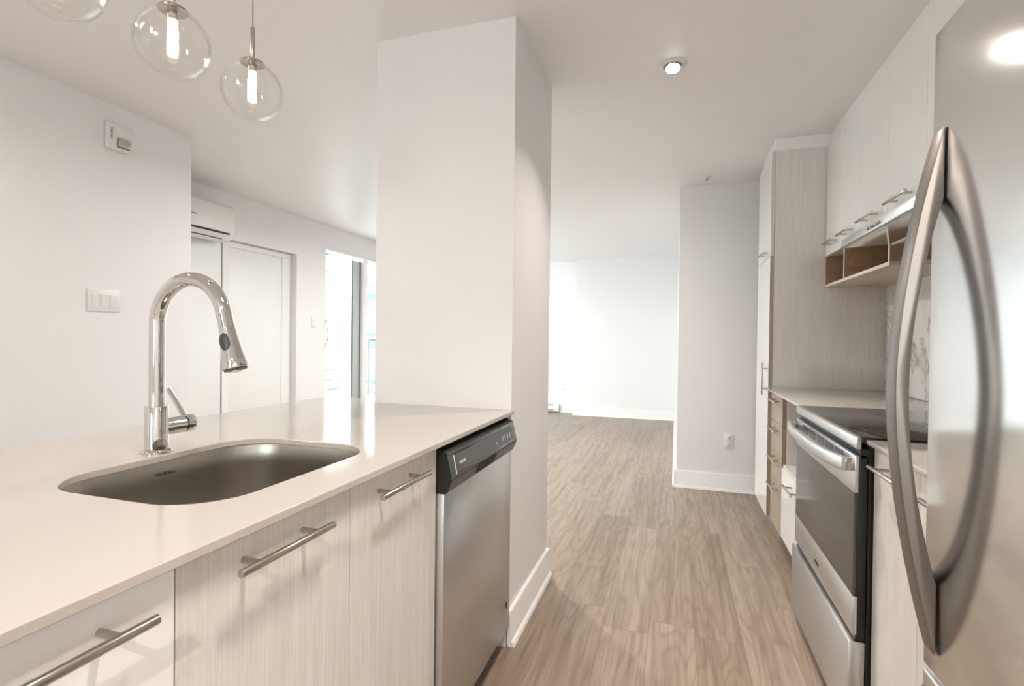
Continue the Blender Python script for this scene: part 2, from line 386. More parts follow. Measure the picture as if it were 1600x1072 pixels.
# marble backsplash panel
MB().box(1.158, 1.1665, 1.135, 3.508, 0.9155, 1.70).build('backsplash', 'marble')
tag(bpy.data.objects['backsplash'], 'white grey-veined marble backsplash behind the cooktop', 'backsplash')
# filler above upper cabinets
struct('trim_2', MB().box(0.862, 1.1665, -0.3, 3.506, 2.362, ZC - 0.001), 'gloss')
struct('trim_3', MB().box(0.567, 1.1665, 3.508, 3.96, 2.362, ZC - 0.001), 'gloss')

# ================================================================ HANDLES
def bar_handle(parent, y0, y1, xdoor, z, sgn=1, stand=0.035, r=0.0062, m='nickel', name='handle'):
    """T-bar handle along y; sgn = direction (x) it stands off the face"""
    xb = xdoor + sgn * stand; ins = (y1 - y0) * 0.19
    mb = MB(); mb.cyl((xb, y0, z), (xb, y1, z), r, 20, 0.0008)
    for y in (y0 + ins, y1 - ins): mb.cyl((xdoor, y, z), (xb, y, z), r * 0.8, 14)
    return mb.build(name, m, parent)

# ================================================================ PENINSULA (left)
XF = -0.618     # door face
def pen_cabinet(label, y0, y1, fronts, m, openbox=False):
    t = thing('base_cabinet', label, 'cabinet', (-0.9, (y0 + y1) / 2, 0), 'base cabinets of the sink counter')
    b = MB(); b.box(-1.2, XF - 0.021, y0 + 0.0005, y0 + 0.018, 0.1, 0.899); b.box(-1.2, XF - 0.021, y1 - 0.018, y1 - 0.0005, 0.1, 0.899)
    b.box(-1.2, XF - 0.021, y0 + 0.018, y1 - 0.018, 0.1, 0.118); b.box(-1.2, -1.19, y0 + 0.018, y1 - 0.018, 0.118, 0.899)
    b.build('cabinet_box', 'carcass', t)
    MB().box(-1.15, XF - 0.07, y0 + 0.001, y1 - 0.001, 0.0, 0.099).build('toe_kick', 'black', t)
    for (a, bb, h0, h1) in fronts:
        dd = MB().box(XF - 0.02, XF, a + 0.0012, bb - 0.0012, 0.105, 0.898, 0.0008, 1).build('door', m, t)
        bar_handle(dd, h0, h1, XF, 0.855)
    return t
pen_cabinet('glossy white base cabinet front nearest the camera, left of the sink cabinet', 0.0, 0.507, [(0.0, 0.507, 0.235, 0.456)], 'gloss')
pen_cabinet('pale woodgrain double cabinet under the sink', 0.507, 1.277, [(0.507, 0.888, 0.578, 0.788), (0.888, 1.277, 0.949, 1.171)], 'laminate')
pen_cabinet('base cabinet at the hidden near end of the sink counter', -0.52, 0.0, [(-0.52, 0.0, -0.3, -0.08)], 'gloss')
# living-room side panel
tag(MB().box(-1.222, -1.202, -0.52, 1.905, 0.0, 0.8995).build('island_back_panel', 'laminate'), 'pale panel closing the living room side of the sink counter', 'panel')

# worktop with sink cut-out
def rrect(x0, x1, y0, y1, r, n=10):
    out = []
    for cx, cy, a0 in ((x1 - r, y1 - r, 0), (x0 + r, y1 - r, 90), (x0 + r, y0 + r, 180), (x1 - r, y0 + r, 270)):
        for i in range(n + 1):
            a = math.radians(a0 + 90 * i / n); out.append((cx + r * math.cos(a), cy + r * math.sin(a)))
    return out
SX0, SX1, SY0, SY1 = -1.122, -0.712, 0.626, 1.138
def plate_with_hole(outer, hole, z0, z1):
    b = bmesh.new()
    def ring(pts, z):
        vs = [b.verts.new((p[0], p[1], z)) for p in pts]
        return vs, [b.edges.new((vs[i], vs[(i + 1) % len(vs)])) for i in range(len(vs))]
    ov, oe = ring(outer, z1); hv, he = ring(hole, z1)
    r = bmesh.ops.triangle_fill(b, use_beauty=True, edges=oe + he)
    top = [f for f in b.faces]
    ex = bmesh.ops.extrude_face_region(b, geom=top)
    for v in [g for g in ex['geom'] if isinstance(g, bmesh.types.BMVert)]: v.co.z = z0
    bmesh.ops.recalc_face_normals(b, faces=b.faces[:])
    return b
outer = [(-0.593, -0.55), (-0.593, 1.9095), (-1.218, 1.9095), (-1.218, 2.012), (-1.541, 2.012), (-1.541, -0.55)]
mb = MB(); mb.merge(plate_with_hole(outer, rrect(SX0, SX1, SY0, SY1, 0.115, 14), 0.9005, 0.915))
o = mb.build('countertop', 'quartz'); tag(o, 'long cream quartz countertop around the steel sink', 'countertop')
bv = o.modifiers.new('b', 'BEVEL'); bv.width = 0.0015; bv.segments = 2; bv.limit_method = 'ANGLE'; bv.angle_limit = math.radians(50)

# sink bowl
t = thing('sink', 'undermount stainless steel sink in the cream counter', 'sink', (-0.915, 0.88, 0.70))
mb = MB(); b = mb.bm
layers = []
def sring(off, z, r): return [b.verts.new((p[0], p[1], z)) for p in rrect(SX0 + off, SX1 - off, SY0 + off, SY1 - off, r, 14)]
prof = [(-0.022, 0.899, 0.12), (-0.007, 0.899, 0.117), (-0.006, 0.895, 0.117), (-0.003, 0.85, 0.115), (0.004, 0.735, 0.107), (0.012, 0.712, 0.10), (0.024, 0.700, 0.09), (0.045, 0.696, 0.07)]
rings = [sring(*p) for p in prof]
for A, B in zip(rings[:-1], rings[1:]):
    for k in range(len(A)): b.faces.new((A[k], B[k], B[(k + 1) % len(A)], A[(k + 1) % len(A)]))
b.faces.new(rings[-1])
ob = mb.build('bowl', 'sink', t, 50)
sm = ob.modifiers.new('s', 'SOLIDIFY'); sm.thickness = 0.0012; sm.offset = 0
MB().lathe([(0, 0.0), (0.03, 0.001), (0.042, 0.003), (0.045, 0.001), (0.046, -0.002)], (-0.917, 0.88, 0.6975)).build('drain', 'chrome', t)
text('engraved_mark', 'VICTORIA', 0.0105, (-1.1185, 0.868, 0.869), (0, 1, 0), (0, 0, 1), 'darktext', t, 0.0008)

# faucet
FX, FY = -1.165, 0.905
t = thing('faucet', 'tall chrome gooseneck faucet with pull-down spray head beside the sink', 'faucet', (FX, FY, 0.915))
MB().lathe([(0, 0), (0.0325, 0), (0.0325, 0.003), (0.029, 0.007), (0.0246, 0.0085), (0.0246, 0.108), (0.0238, 0.110), (0.0, 0.110)], (FX, FY, 0.9153)).build('faucet_body', 'chrome', t)
pts = [(FX, FY, 1.02), (FX, FY, 1.06), (FX, FY, 1.12), (FX, FY, 1.17), (FX, FY, 1.215)]
R = 0.1015; zc_ = 1.219
for i in range(0, 25):
    a = math.radians(180 - 168 * i / 24); pts.append((FX + R + R * math.cos(a), FY, zc_ + R * math.sin(a)))
end = Vector(pts[-1]); td = (end - Vector(pts[-2])).normalized(); end = end + td * 0.030; pts.append(tuple(end))
MB().tube(pts, 0.0165, 28).build('spout', 'chrome', t)
hd = MB(); P0 = end
hd.tube([P0 + td * x for x in (0.0, 0.0015, 0.002, 0.02, 0.045, 0.075, 0.092, 0.096)], [0.0155, 0.0155, 0.0172, 0.0185, 0.0212, 0.0252, 0.0276, 0.0262], 32)
h = hd.build('spray_head', 'chrome', t)
# black rubber oval button on the side of the head that faces the camera
side = Vector((0.25, -1, 0)); side = (side - td * side.dot(td)).normalized(); tang = td.cross(side)
mb = MB(); bm_ = mb.bm; ctr = P0 + td * 0.036
ringv = []
for rr, hh in ((1.0, 0.0185), (0.9, 0.0222), (0.5, 0.0238), (0.0, 0.0243)):
    if rr == 0: ringv.append([bm_.verts.new(ctr + side * hh)])
    else: ringv.append([bm_.verts.new(ctr + td * (0.021 * rr * math.cos(2 * math.pi * k / 28)) + tang * (0.0115 * rr * math.sin(2 * math.pi * k / 28)) + side * hh) for k in range(28)])
for A, B in zip(ringv[:-1], ringv[1:]):
    for k in range(28):
        k2 = (k + 1) % 28
        bm_.faces.new((A[k], A[k2], B[0])) if len(B) == 1 else bm_.faces.new((A[k], A[k2], B[k2], B[k]))
mb.build('button', 'rubber', h)
e1 = P0 + td * 0.0955; MB().cyl(e1, e1 + td * 0.003, 0.0235, 28).build('nozzle', 'rubber', h)
MB().cyl(e1 + td * 0.004, e1 + td * 0.007, 0.011, 20).build('aerator', 'chrome', h)
hy = FY + 0.0245; hz = 0.972
hub = MB(); hub.cyl((FX, FY, hz), (FX, FY + 0.066, hz), 0.0205, 28); hb = hub.build('handle_hub', 'chrome', t)
MB().cyl((FX, FY + 0.066, hz), (FX, FY + 0.070, hz), 0.0185, 28).build('ring', 'black', hb)
MB().cyl((FX, FY + 0.070, hz), (FX, FY + 0.092, hz), 0.0215, 28, 0.0012).build('hub_cap', 'chrome', hb)
MB().tube([(FX - 0.004, FY + 0.078, hz + 0.012), (FX - 0.062, FY + 0.080, hz + 0.082)], [0.0070, 0.0062], 16).build('lever', 'chrome', t)

# dishwasher
DY0, DY1 = 1.281, 1.883; XD = -0.596
t = thing('dishwasher', 'stainless dishwasher with dark grey control strip between the cabinet and the wall column', 'dishwasher', (-0.9, 1.58, 0))
MB().box(-1.19, -0.640, DY0, DY1, 0.09, 0.898).build('tub', 'blackmatt', t)
dr = MB().box(-0.636, XD, DY0 + 0.002, DY1, 0.086, 0.772, 0.003).build('door', 'steel_h', t)
prof = [(-0.636, 0.889), (-0.618, 0.8885), (-0.5895, 0.8765), (-0.5885, 0.8745), (-0.5745, 0.812), (-0.5745, 0.806), (-0.590, 0.768), (-0.594, 0.766), (-0.636, 0.766)]
cp = MB().prism(prof, 1, DY0 + 0.002, DY1 - 0.001, 0.0015).build('control_panel', 'panelgrey', t)
# inset and lower lip follow the sloping face
def face_pt(z, out=0.0):
    f = (z - 0.812) / (0.884 - 0.812); return -0.5745 + (-0.590 + 0.5745) * f + out
nrm = Vector((0.978, 0, 0.21))
m = MB(); m.prism([(face_pt(0.867, 0.0008), 0.867), (face_pt(0.867, 0.0016), 0.867), (face_pt(0.818, 0.0016), 0.818), (face_pt(0.818, 0.0008), 0.818)], 1, 1.318, 1.842)
m.build('inset_panel', 'panelgrey', cp)
m = MB()
for (ya, yb, za, zb) in ((1.315, 1.3175, 0.816, 0.868),):
    m.prism([(face_pt(zb, 0.0006), zb), (face_pt(zb, 0.0024), zb), (face_pt(za, 0.0024), za), (face_pt(za, 0.0006), za)], 1, ya, yb)
m.build('inset_rim', 'whitetext', cp)
m = MB(); m.prism([(face_pt(0.870, 0.0006), 0.870), (face_pt(0.870, 0.0022), 0.870), (face_pt(0.868, 0.0022), 0.868), (face_pt(0.868, 0.0006), 0.868)], 1, 1.318, 1.45)
m.build('vent_slot', 'black', cp)
MB().prism([(-0.574, 0.8055), (-0.5725, 0.8055), (-0.5885, 0.7695), (-0.590, 0.7695)], 1, DY0 + 0.004, DY1 - 0.003).build('lower_lip', 'panelgrey2', cp)
MB().prism([(-0.5735, 0.803), (-0.5712, 0.803), (-0.5835, 0.775), (-0.5865, 0.775)], 1, 1.49, 1.648).build('grip_recess', 'blackmatt', cp)
MB().prism(prof, 1, DY0 + 0.0005, DY0 + 0.0019).build('end_cap', 'blackmatt', cp)
MB().prism([(-0.635, 0.8893), (-0.618, 0.8891), (-0.5905, 0.8775), (-0.5908, 0.8765), (-0.618, 0.888), (-0.635, 0.8885)], 1, DY0 + 0.003, DY1 - 0.002).build('top_cap', 'blackmatt', cp)
up_s = Vector((-0.0155, 0, 0.072)).normalized()
text('brand_mark', 'AMANA', 0.0125, (face_pt(0.836, 0.002), 1.345, 0.836), (0, 1, 0), up_s, 'whitetext', cp)
for y in (1.66, 1.725, 1.752, 1.779, 1.806):
    hh = 0.012 if y > 1.7 else 0.008
    MB().prism([(face_pt(0.848, 0.0014), 0.848 - (0.012 - hh)), (face_pt(0.848, 0.0022), 0.848 - (0.012 - hh)), (face_pt(0.832, 0.0022), 0.832), (face_pt(0.832, 0.0014), 0.832)], 1, y, y + 0.004).build('button_mark', 'whitetext', cp)
text('energy_badge', '$', 0.032, (XD + 0.0006, 1.838, 0.176), (0, 1, 0), (0, 0, 1), 'darktext', dr)
MB().box(-1.15, -0.665, DY0, DY1, 0.0, 0.085).build('toe_kick', 'black', t)
tag(MB().box(-1.19, -0.612, 1.886, 1.904, 0.0, 0.8995).build('filler_strip', 'trim'), 'narrow white strip closing the gap right of the dishwasher', 'filler strip')

# ================================================================ RIGHT SIDE
CT = 0.902
def worktop(label, y0, y1):
    tag(MB().box(0.525, 1.157, y0, y1, CT, 0.915, 0.0014).build('worktop', 'quartz'), label, 'countertop')
worktop('short cream counter piece between the pantry cabinet and the stove', 2.489, 3.508)
worktop('cream counter piece between the stove and the fridge', 1.137, 1.716)

# pantry
t = thing('pantry_cabinet', 'tall white pantry cabinet at the far end of the right counter', 'pantry', (0.85, 3.74, 0))
m = MB(); m.box(0.570, 1.1665, 3.528, 3.96, 0.105, 2.361); m.build('cabinet_box', 'carcass', t)
MB().box(0.567, 1.1665, 3.509, 3.5275, 0.105, 2.361).build('side_panel', 'laminate', t)
MB().box(0.63, 1.15, 3.51, 3.96, 0.0, 0.104).build('toe_kick', 'carcass', t)
for (z0, z1) in ((0.115, 1.715), (1.719, 2.358)):
    dd = MB().box(0.5455, 0.565, 3.503, 3.985, z0, z1, 0.001, 1).build('door', 'gloss', t)
    if z0 < 1: 
        mb = MB(); mb.cyl((0.5155, 3.535, 0.862), (0.5155, 3.535, 1.062), 0.0058, 16, 0.0006)
        for z in (0.90, 1.024): mb.cyl((0.5455, 3.535, z), (0.5155, 3.535, z), 0.0045, 12)
        mb.build('handle', 'nickel', dd)
    else: bar_handle(dd, 3.56, 3.76, 0.5455, 1.752, -1, 0.03)
    MB().box(0.5458, 0.5647, 3.5018, 3.5032, z0 + 0.001, z1 - 0.001).build('edge_band', 'carcass' if z0 > 1 else 'woodfront', dd)

# drawer unit
XW = 0.565
t = thing('drawer_cabinet', 'narrow oak-look cabinet of four drawers beside the pantry', 'drawer cabinet', (0.85, 3.33, 0))
MB().box(XW + 0.021, 1.15, 3.157, 3.505, 0.1, 0.9005).build('cabinet_box', 'carcass', t)
MB().box(0.64, 1.15, 3.157, 3.505, 0.0, 0.099).build('toe_kick', 'black', t)
for (z0, z1, hz_) in ((0.724, 0.893, 0.852), (0.547, 0.7215, 0.684), (0.385, 0.5445, 0.516), (0.125, 0.3825, 0.352)):
    dd = MB().box(XW, XW + 0.02, 3.156, 3.500, z0, z1, 0.0006, 1).build('drawer', 'woodfront', t)
    bar_handle(dd, 3.21, 3.41, XW, hz_, -1, 0.033)
    MB().box(XW + 0.0004, XW + 0.0196, 3.1545, 3.1562, z0 + 0.0005, z1 - 0.0005).build('side_edge', 'edge', dd)

# niche unit: open shelf above one white drawer
t = thing('open_shelf_cabinet', 'base cabinet with an open niche above one glossy white drawer, beside the stove', 'cabinet', (0.85, 2.82, 0))
m = MB(); m.box(XW + 0.022, 1.15, 3.136, 3.153, 0.1, 0.9005); m.box(XW + 0.022, 1.15, 2.492, 2.509, 0.1, 0.9005); m.box(XW + 0.022, 1.15, 2.509, 3.136, 0.1, 0.118)
m.box(XW + 0.005, 1.15, 2.509, 3.136, 0.503, 0.521); m.box(1.14, 1.15, 2.509, 3.136, 0.118, 0.9005)
m.build('cabinet_box', 'laminate', t)
MB().box(0.64, 1.13, 2.494, 3.15, 0.0, 0.099).build('toe_kick', 'black', t)
dd = MB().box(XW, XW + 0.02, 2.492, 3.150, 0.125, 0.500, 0.0006, 1).build('drawer', 'gloss', t)
bar_handle(dd, 2.725, 2.925, XW, 0.460, -1, 0.035)

# near base cabinets
for i, (y0, y1, lab) in enumerate(((1.428, 1.716, 'pale woodgrain base cabinet right beside the stove'), (1.14, 1.428, 'pale woodgrain base cabinet between the fridge and its twin'))):
    t = thing('base_cabinet', lab, 'cabinet', (0.85, (y0 + y1) / 2, 0), 'base cabinets between stove and fridge')
    MB().box(0.567, 1.15, y0 + 0.001, y1 - 0.001, 0.1, 0.9015).build('cabinet_box', 'carcass', t)
    MB().box(0.63, 1.15, y0 + 0.001, y1 - 0.001, 0.0, 0.099).build('toe_kick', 'black', t)
    dd = MB().box(0.5455, 0.565, y0 + 0.0015, y1 - 0.0015, 0.11, 0.896, 0.0008, 1).build('door', 'laminate', t)
    if i == 0: bar_handle(dd, 1.455, 1.648, 0.5455, 0.853, -1, 0.035)
    else: bar_handle(dd, 1.165, 1.335, 0.5455, 0.853, -1, 0.035)

# range / stove
RY0, RY1 = 1.721, 2.484; XG = 0.500
t = thing('stove', 'stainless steel stove with black glass cooktop', 'stove', (0.8, 2.1, 0))
m = MB(); m.box(0.535, 1.14, RY0 + 0.003, RY1 - 0.002, 0.035, 0.902)
m.build('body', 'black', t)
for y in (RY0 + 0.06, RY1 - 0.06):
    for x in (0.60, 1.08): MB().cyl((x, y, 0), (x, y, 0.036), 0.018, 14).build('foot', 'black', t)
ct = MB().box(0.515, 1.13, RY0 + 0.001, RY1 - 0.001, 0.903, 0.9215, 0.002).build('cooktop', 'glassblack', t)
m = MB(); m.prism([(0.515, 0.9225), (0.5035, 0.9215), (0.4985, 0.917), (0.4985, 0.893), (0.502, 0.886), (0.515, 0.886)], 1, RY0, RY1, 0.0015)
m.build('front_trim', 'steel_h', t)
MB().box(0.515, 0.5345, RY0 + 0.004, RY1 - 0.004, 0.86, 0.886).build('vent_gap', 'blackmatt', t)
dr = MB().box(0.508, 0.533, RY0 + 0.004, RY1 - 0.003, 0.333, 0.868, 0.002).build('oven_door', 'black', t)
m = MB(); m.box(XG, 0.510, RY0 + 0.003, RY1 - 0.002, 0.757, 0.866, 0.0015)
m.build('upper_band', 'steel_h', dr)
MB().box(XG + 0.001, 0.5085, RY0 + 0.006, RY1 - 0.005, 0.457, 0.756, 0.0008, 1).build('door_glass', 'ovenglass', dr)
MB().box(XG, 0.512, RY0 + 0.003, RY1 - 0.002, 0.345, 0.4565, 0.0015).build('lower_band', 'steel_h', dr)
m = MB()
n = 5; a = RY0 + 0.10; L = (RY1 - RY0 - 0.20) / n
for i in range(n): m.box(XG - 0.0008, XG + 0.001, a + i * L + 0.012, a + (i + 1) * L - 0.012, 0.826, 0.857)
m.build('vent_slots', 'panelgrey', dr)
text('brand_mark', 'AMANA', 0.016, (XG - 0.0006, 2.15, 0.385), (0, -1, 0), (0, 0, 1), 'darktext', dr)
# bowed handle: flat-oval bar
def sweep_rect(pts, w, h, upv, r=0.004):
    mb = MB(); b = mb.bm; rings = []
    for i, p in enumerate(pts):
        tt = (pts[min(i + 1, len(pts) - 1)] - pts[max(i - 1, 0)]).normalized()
        sd = tt.cross(upv).normalized(); ww = w[i] if isinstance(w, list) else w; hh = h[i] if isinstance(h, list) else h
        ring = []
        for sx, sy, a0 in ((1, 1, 0), (-1, 1, 90), (-1, -1, 180), (1, -1, 270)):
            for k in range(4):
                an = math.radians(a0 + 30 * k); rr = min(r, ww / 2.1, hh / 2.1)
                ring.append(b.verts.new(p + sd * (sx * (ww / 2 - rr) + rr * math.cos(an)) + upv * (sy * (hh / 2 - rr) + rr * math.sin(an))))
        rings.append(ring)
    for A, B in zip(rings[:-1], rings[1:]):
        for k in range(len(A)): b.faces.new((A[k], A[(k + 1) % len(A)], B[(k + 1) % len(A)], B[k]))
    b.faces.new(rings[0][::-1]); b.faces.new(rings[-1]); return mb
ptsh = []
for i in range(25):
    s_ = i / 24; y = RY0 + 0.012 + (RY1 - RY0 - 0.02) * s_
    bow = 1 - abs(2 * s_ - 1) ** 3.2
    ptsh.append(Vector((0.478 - 0.030 * bow, y, 0.838)))
sweep_rect(ptsh, 0.022, 0.042, Vector((0, 0, 1)), 0.010).build('handle', 'steel_h', dr)
for y in (RY0 + 0.012, RY1 - 0.032): MB().box(0.474, XG + 0.001, y, y + 0.022, 0.819, 0.857, 0.003).build('handle_mount', 'nickel', dr)
sd = MB().box(0.490, 0.533, RY0 + 0.003, RY1 - 0.002, 0.062, 0.325, 0.002).build('storage_drawer', 'steel_h', t)
MB().box(0.5085, 0.534, RY0 + 0.01, RY1 - 0.01, 0.326, 0.332).build('drawer_gap', 'blackmatt', t)

# hood
t = thing('range_hood', 'slim stainless range hood above the stove', 'range hood', (0.85, 2.12, 1.6))
MB().prism([(0.660, 1.624), (0.84, 1.69), (0.84, 1.703), (1.157, 1.703), (1.157, 1.602), (0.84, 1.602), (0.668, 1.592), (0.660, 1.594)], 1, 1.742, 2.498, 0.001).build('hood_body', 'steel_h', t)
MB().prism([(0.678, 1.5905), (0.835, 1.599), (0.835, 1.603), (0.678, 1.5945)], 1, 1.752, 2.490).build('underside_panel', 'fridge', t)
m = MB(); m.box(0.846, 1.15, 1.752, 2.488, 1.6005, 1.6035)
m.build('rear_underside', 'gloss', t)
MB().prism([(0.836, 1.596), (0.845, 1.596), (0.845, 1.604), (0.836, 1.604)], 1, 1.75, 2.49).build('trim_lip', 'white', t)
m = MB()
for i in range(5): m.cyl((0.6605, 2.068 + i * 0.026, 1.608), (0.654, 2.068 + i * 0.026, 1.608), 0.0062, 14)
o = m.build('button_row', 'nickel', t)

# oak shelf box below the upper cabinets
t = thing('open_wall_shelf', 'open oak shelf box hanging under the far upper cabinets', 'wall shelf', (1.0, 3.0, 1.52))
m = MB(); m.box(0.847, 1.157, 2.532, 3.505, 1.52, 1.535); m.build('bottom_board', 'shelflight', t)
m = MB(); m.box(1.145, 1.157, 2.547, 3.493, 1.535, 1.70); m.build('back_board', 'shelfwood', t)
for y0 in (2.532, 3.143, 3.492): 
    sb = MB().box(0.847, 1.157, y0, y0 + 0.013, 1.535, 1.70).build('upright_board', 'shelfwood', t)
    if y0 < 3.4: MB().box(0.845, 0.8475, y0, y0 + 0.013, 1.535, 1.70).build('edge_band', 'shelfedge', sb)
MB().box(0.845, 0.8475, 2.532, 3.505, 1.52, 1.535).build('edge_band', 'shelfedge', t)

# upper cabinets
def upper(label, doors, z0=1.704, group='white upper cabinets on the right'):
    y0 = min(d[0] for d in doors); y1 = max(d[1] for d in doors)
    t = thing('upper_cabinet', label, 'upper cabinet', (1.0, (y0 + y1) / 2, z0), group)
    MB().box(0.866, 1.1575, y0 + 0.0008, y1 - 0.0008, z0, 2.361).build('cabinet_box', 'carcass', t)
    for (a, bb, h0, h1) in doors:
        dd = MB().box(0.845, 0.8645, a + 0.0012, bb - 0.0012, z0, 2.358, 0.0008, 1).build('door', 'gloss', t)
        if h0 is not None: bar_handle(dd, h0, h1, 0.845, z0 + 0.063, -1, 0.035)
upper('far white upper cabinet against the pantry side, above the left part of the oak shelf', [(3.215, 3.505, 3.265, 3.445), (2.912, 3.215, 2.985, 3.165)])
upper('white upper cabinet over the hood and the near end of the oak shelf', [(2.562, 2.912, 2.635, 2.845), (2.212, 2.562, 2.285, 2.500)])
upper('white upper cabinet beside the fridge, right of the hood buttons', [(1.862, 2.212, 1.93, 2.135), (1.512, 1.862, 1.58, 1.79)])
upper('white upper cabinet above the fridge', [(0.90, 1.512, None, None), (0.30, 0.90, None, None)], 1.80)

# fridge
XFR = 0.440
t = thing('fridge', 'large stainless steel fridge with one curved handle at the right edge', 'fridge', (0.8, 0.75, 0))
MB().box(0.502, 1.13, 0.375, 1.125, 0.03, 1.745, 0.004).build('body', 'panelgrey', t)
for y in (0.43, 1.07):
    for x in (0.56, 1.08): MB().cyl((x, y, 0), (x, y, 0.032), 0.02, 12).build('foot', 'black', t)
dr = MB().box(XFR, 0.5, 0.372, 1.129, 0.610, 1.755, 0.006, 3).build('door', 'fridge', t)
fz = MB().box(XFR, 0.5, 0.372, 1.129, 0.045, 0.602, 0.006, 3).build('freezer_drawer', 'fridge', t)
def arc(z0, z1, bow, n, pw):
    return [(XFR - 0.0005 - bow * (1 - abs(2 * i / n - 1) ** pw), z0 + (z1 - z0) * i / n) for i in range(n + 1)]
MB().prism(arc(0.646, 1.572, 0.066, 36, 1.75) + arc(1.448, 0.772, 0.0455, 30, 1.9), 1, 1.079, 1.1265, 0.0018).build('handle', 'fridgehandle', dr)
pts = []
for i in range(25):
    s_ = i / 24; bow = (1 - abs(2 * s_ - 1) ** 3.0)
    pts.append(Vector((XFR - 0.001 - 0.045 * bow, 0.45 + 0.65 * s_, 0.565)))
sweep_rect(pts, 0.02, 0.035, Vector((0, 0, 1)), 0.003).build('handle', 'fridgehandle', fz)

# ================================================================ SMALL WALL THINGS
def outlet(label, c, facing, mount='white'):
    """c = centre on the wall; facing '-y' or '-x'"""
    t = thing('wall_outlet', label, 'outlet', c)
    x, y, z = c
    if facing == '-y':
        pl = MB().box(x - 0.035, x + 0.035, y - 0.006, y - 0.0005, z - 0.057, z + 0.057, 0.002).build('plate', 'white', t)
        for dz in (-0.026, 0.026):
            MB().box(x - 0.017, x + 0.017, y - 0.0085, y - 0.0055, z + dz - 0.016, z + dz + 0.016, 0.002).build('socket', 'white', t)
            m = MB(); m.box(x - 0.008, x - 0.0055, y - 0.0092, y - 0.0084, z + dz - 0.002, z + dz + 0.009); m.box(x + 0.0055, x + 0.008, y - 0.0092, y - 0.0084, z + dz - 0.002, z + dz + 0.009)
            m.cyl((x, y - 0.0092, z + dz - 0.008), (x, y - 0.0084, z + dz - 0.008), 0.003, 10); m.build('slots', 'darktext', t)
    else:
        MB().box(x - 0.006, x - 0.0005, y - 0.035, y + 0.035, z - 0.057, z + 0.057, 0.002).build('plate', 'white', t)
        for dz in (-0.026, 0.026): MB().box(x - 0.0085, x - 0.0055, y - 0.017, y + 0.017, z + dz - 0.016, z + dz + 0.016, 0.002).build('socket', 'white', t)
outlet('white double outlet low on the grey-lit wall left of the pantry', (0.413, 4.419, 0.397), '-y')
outlet('small white outlet above the heater on the farthest wall', (-1.735, 8.25, 0.41), '-y')
outlet('white outlet on the marble behind the fridge handle', (1.158, 2.72, 1.13), '-x')

def rockers(label, x, y0, z0, n, w, h, group=None):
    t = thing('light_switch', label, 'light switch', (x, y0 + w / 2, z0 + h / 2))
    MB().box(x + 0.0005, x + 0.006, y0, y0 + w, z0, z0 + h, 0.002).build('plate', 'white', t)
    p = w / n if n == 1 else (w - 0.03) / n
    for i in range(n):
        cy = y0 + w / 2 + (i - (n - 1) / 2) * 0.046
        MB().box(x + 0.0055, x + 0.0072, cy - 0.0175, cy + 0.0175, z0 + h / 2 - 0.034, z0 + h / 2 + 0.034).build('rocker_frame', 'darktext' if False else 'trim', t)
        MB().prism([(x + 0.007, z0 + h / 2 - 0.032), (x + 0.0085, z0 + h / 2 - 0.032), (x + 0.012, z0 + h / 2 + 0.032), (x + 0.007, z0 + h / 2 + 0.032)], 1, cy - 0.0155, cy + 0.0155).build('rocker', 'white', t)
rockers('white triple light switch on the left wall', -2.945, 1.902, 1.311, 3, 0.165, 0.118)
rockers('white single light switch left of the patio window', XB, 4.655, 1.285, 1, 0.072, 0.118)

# fire alarm
t = thing('fire_alarm', 'white wall fire alarm with red lettering and clear strobe', 'fire alarm', (-2.945, 2.04, 2.26))
al = MB().box(-2.9445, -2.912, 1.982, 2.104, 2.192, 2.335, 0.009, 3).build('housing', 'white', t)
MB().box(-2.9125, -2.906, 2.022, 2.098, 2.262, 2.328, 0.003).build('sounder_cover', 'white', t)
m = MB(); m.box(-2.9125, -2.910, 2.0285, 2.0965, 2.2085, 2.2585, 0.001); m.build('strobe_surround', 'darktext', t)
MB().box(-2.9105, -2.897, 2.030, 2.095, 2.210, 2.257, 0.006, 3).build('strobe_lens', 'nickel', t)
MB().cyl((-2.9125, 2.06, 2.198), (-2.911, 2.06, 2.198), 0.003, 10).build('indicator', 'darktext', t)
text('fire_lettering', 'FIRE FEU', 0.0165, (-2.9115, 1.994, 2.305), (0, 0, -1), (0, 1, 0), 'red', t, 0.0008)

# air conditioner
t = thing('air_conditioner', 'white wall air conditioner above the closet door', 'air conditioner', (XB, 3.03, 2.12))
AX = XB + 0.205; AY0, AY1 = 2.60, 3.435
MB().prism([(XB + 0.0005, 2.262), (XB + 0.13, 2.274), (AX - 0.02, 2.268), (AX - 0.004, 2.25), (AX, 2.22), (AX, 2.045), (AX - 0.006, 2.034), (XB + 0.17, 1.99), (XB + 0.10, 1.972), (XB + 0.0005, 1.985)], 1, AY0, AY1, 0.003).build('housing', 'white', t)
MB().prism([(AX + 0.0008, 2.048), (AX + 0.0008, 2.056), (AX - 0.003, 2.056), (AX - 0.003, 2.048)], 1, AY0 + 0.03, AY1 - 0.06).build('panel_seam', 'trim', t)
MB().prism([(AX - 0.001, 2.0335), (AX + 0.0015, 2.038), (AX + 0.0015, 2.029), (AX - 0.004, 2.025)], 1, AY0 + 0.03, AY1 - 0.05).build('air_slot', 'acslot', t)
MB().prism([(XB + 0.168, 1.9885), (XB + 0.172, 1.9905), (XB + 0.164, 1.9865), (XB + 0.160, 1.9845)], 1, AY0 + 0.06, AY1 - 0.09).build('outlet_slot', 'panelgrey', t)
MB().box(AX - 0.001, AX + 0.001, 3.03, 3.075, 2.128, 2.134).build('logo_mark', 'darktext', t)

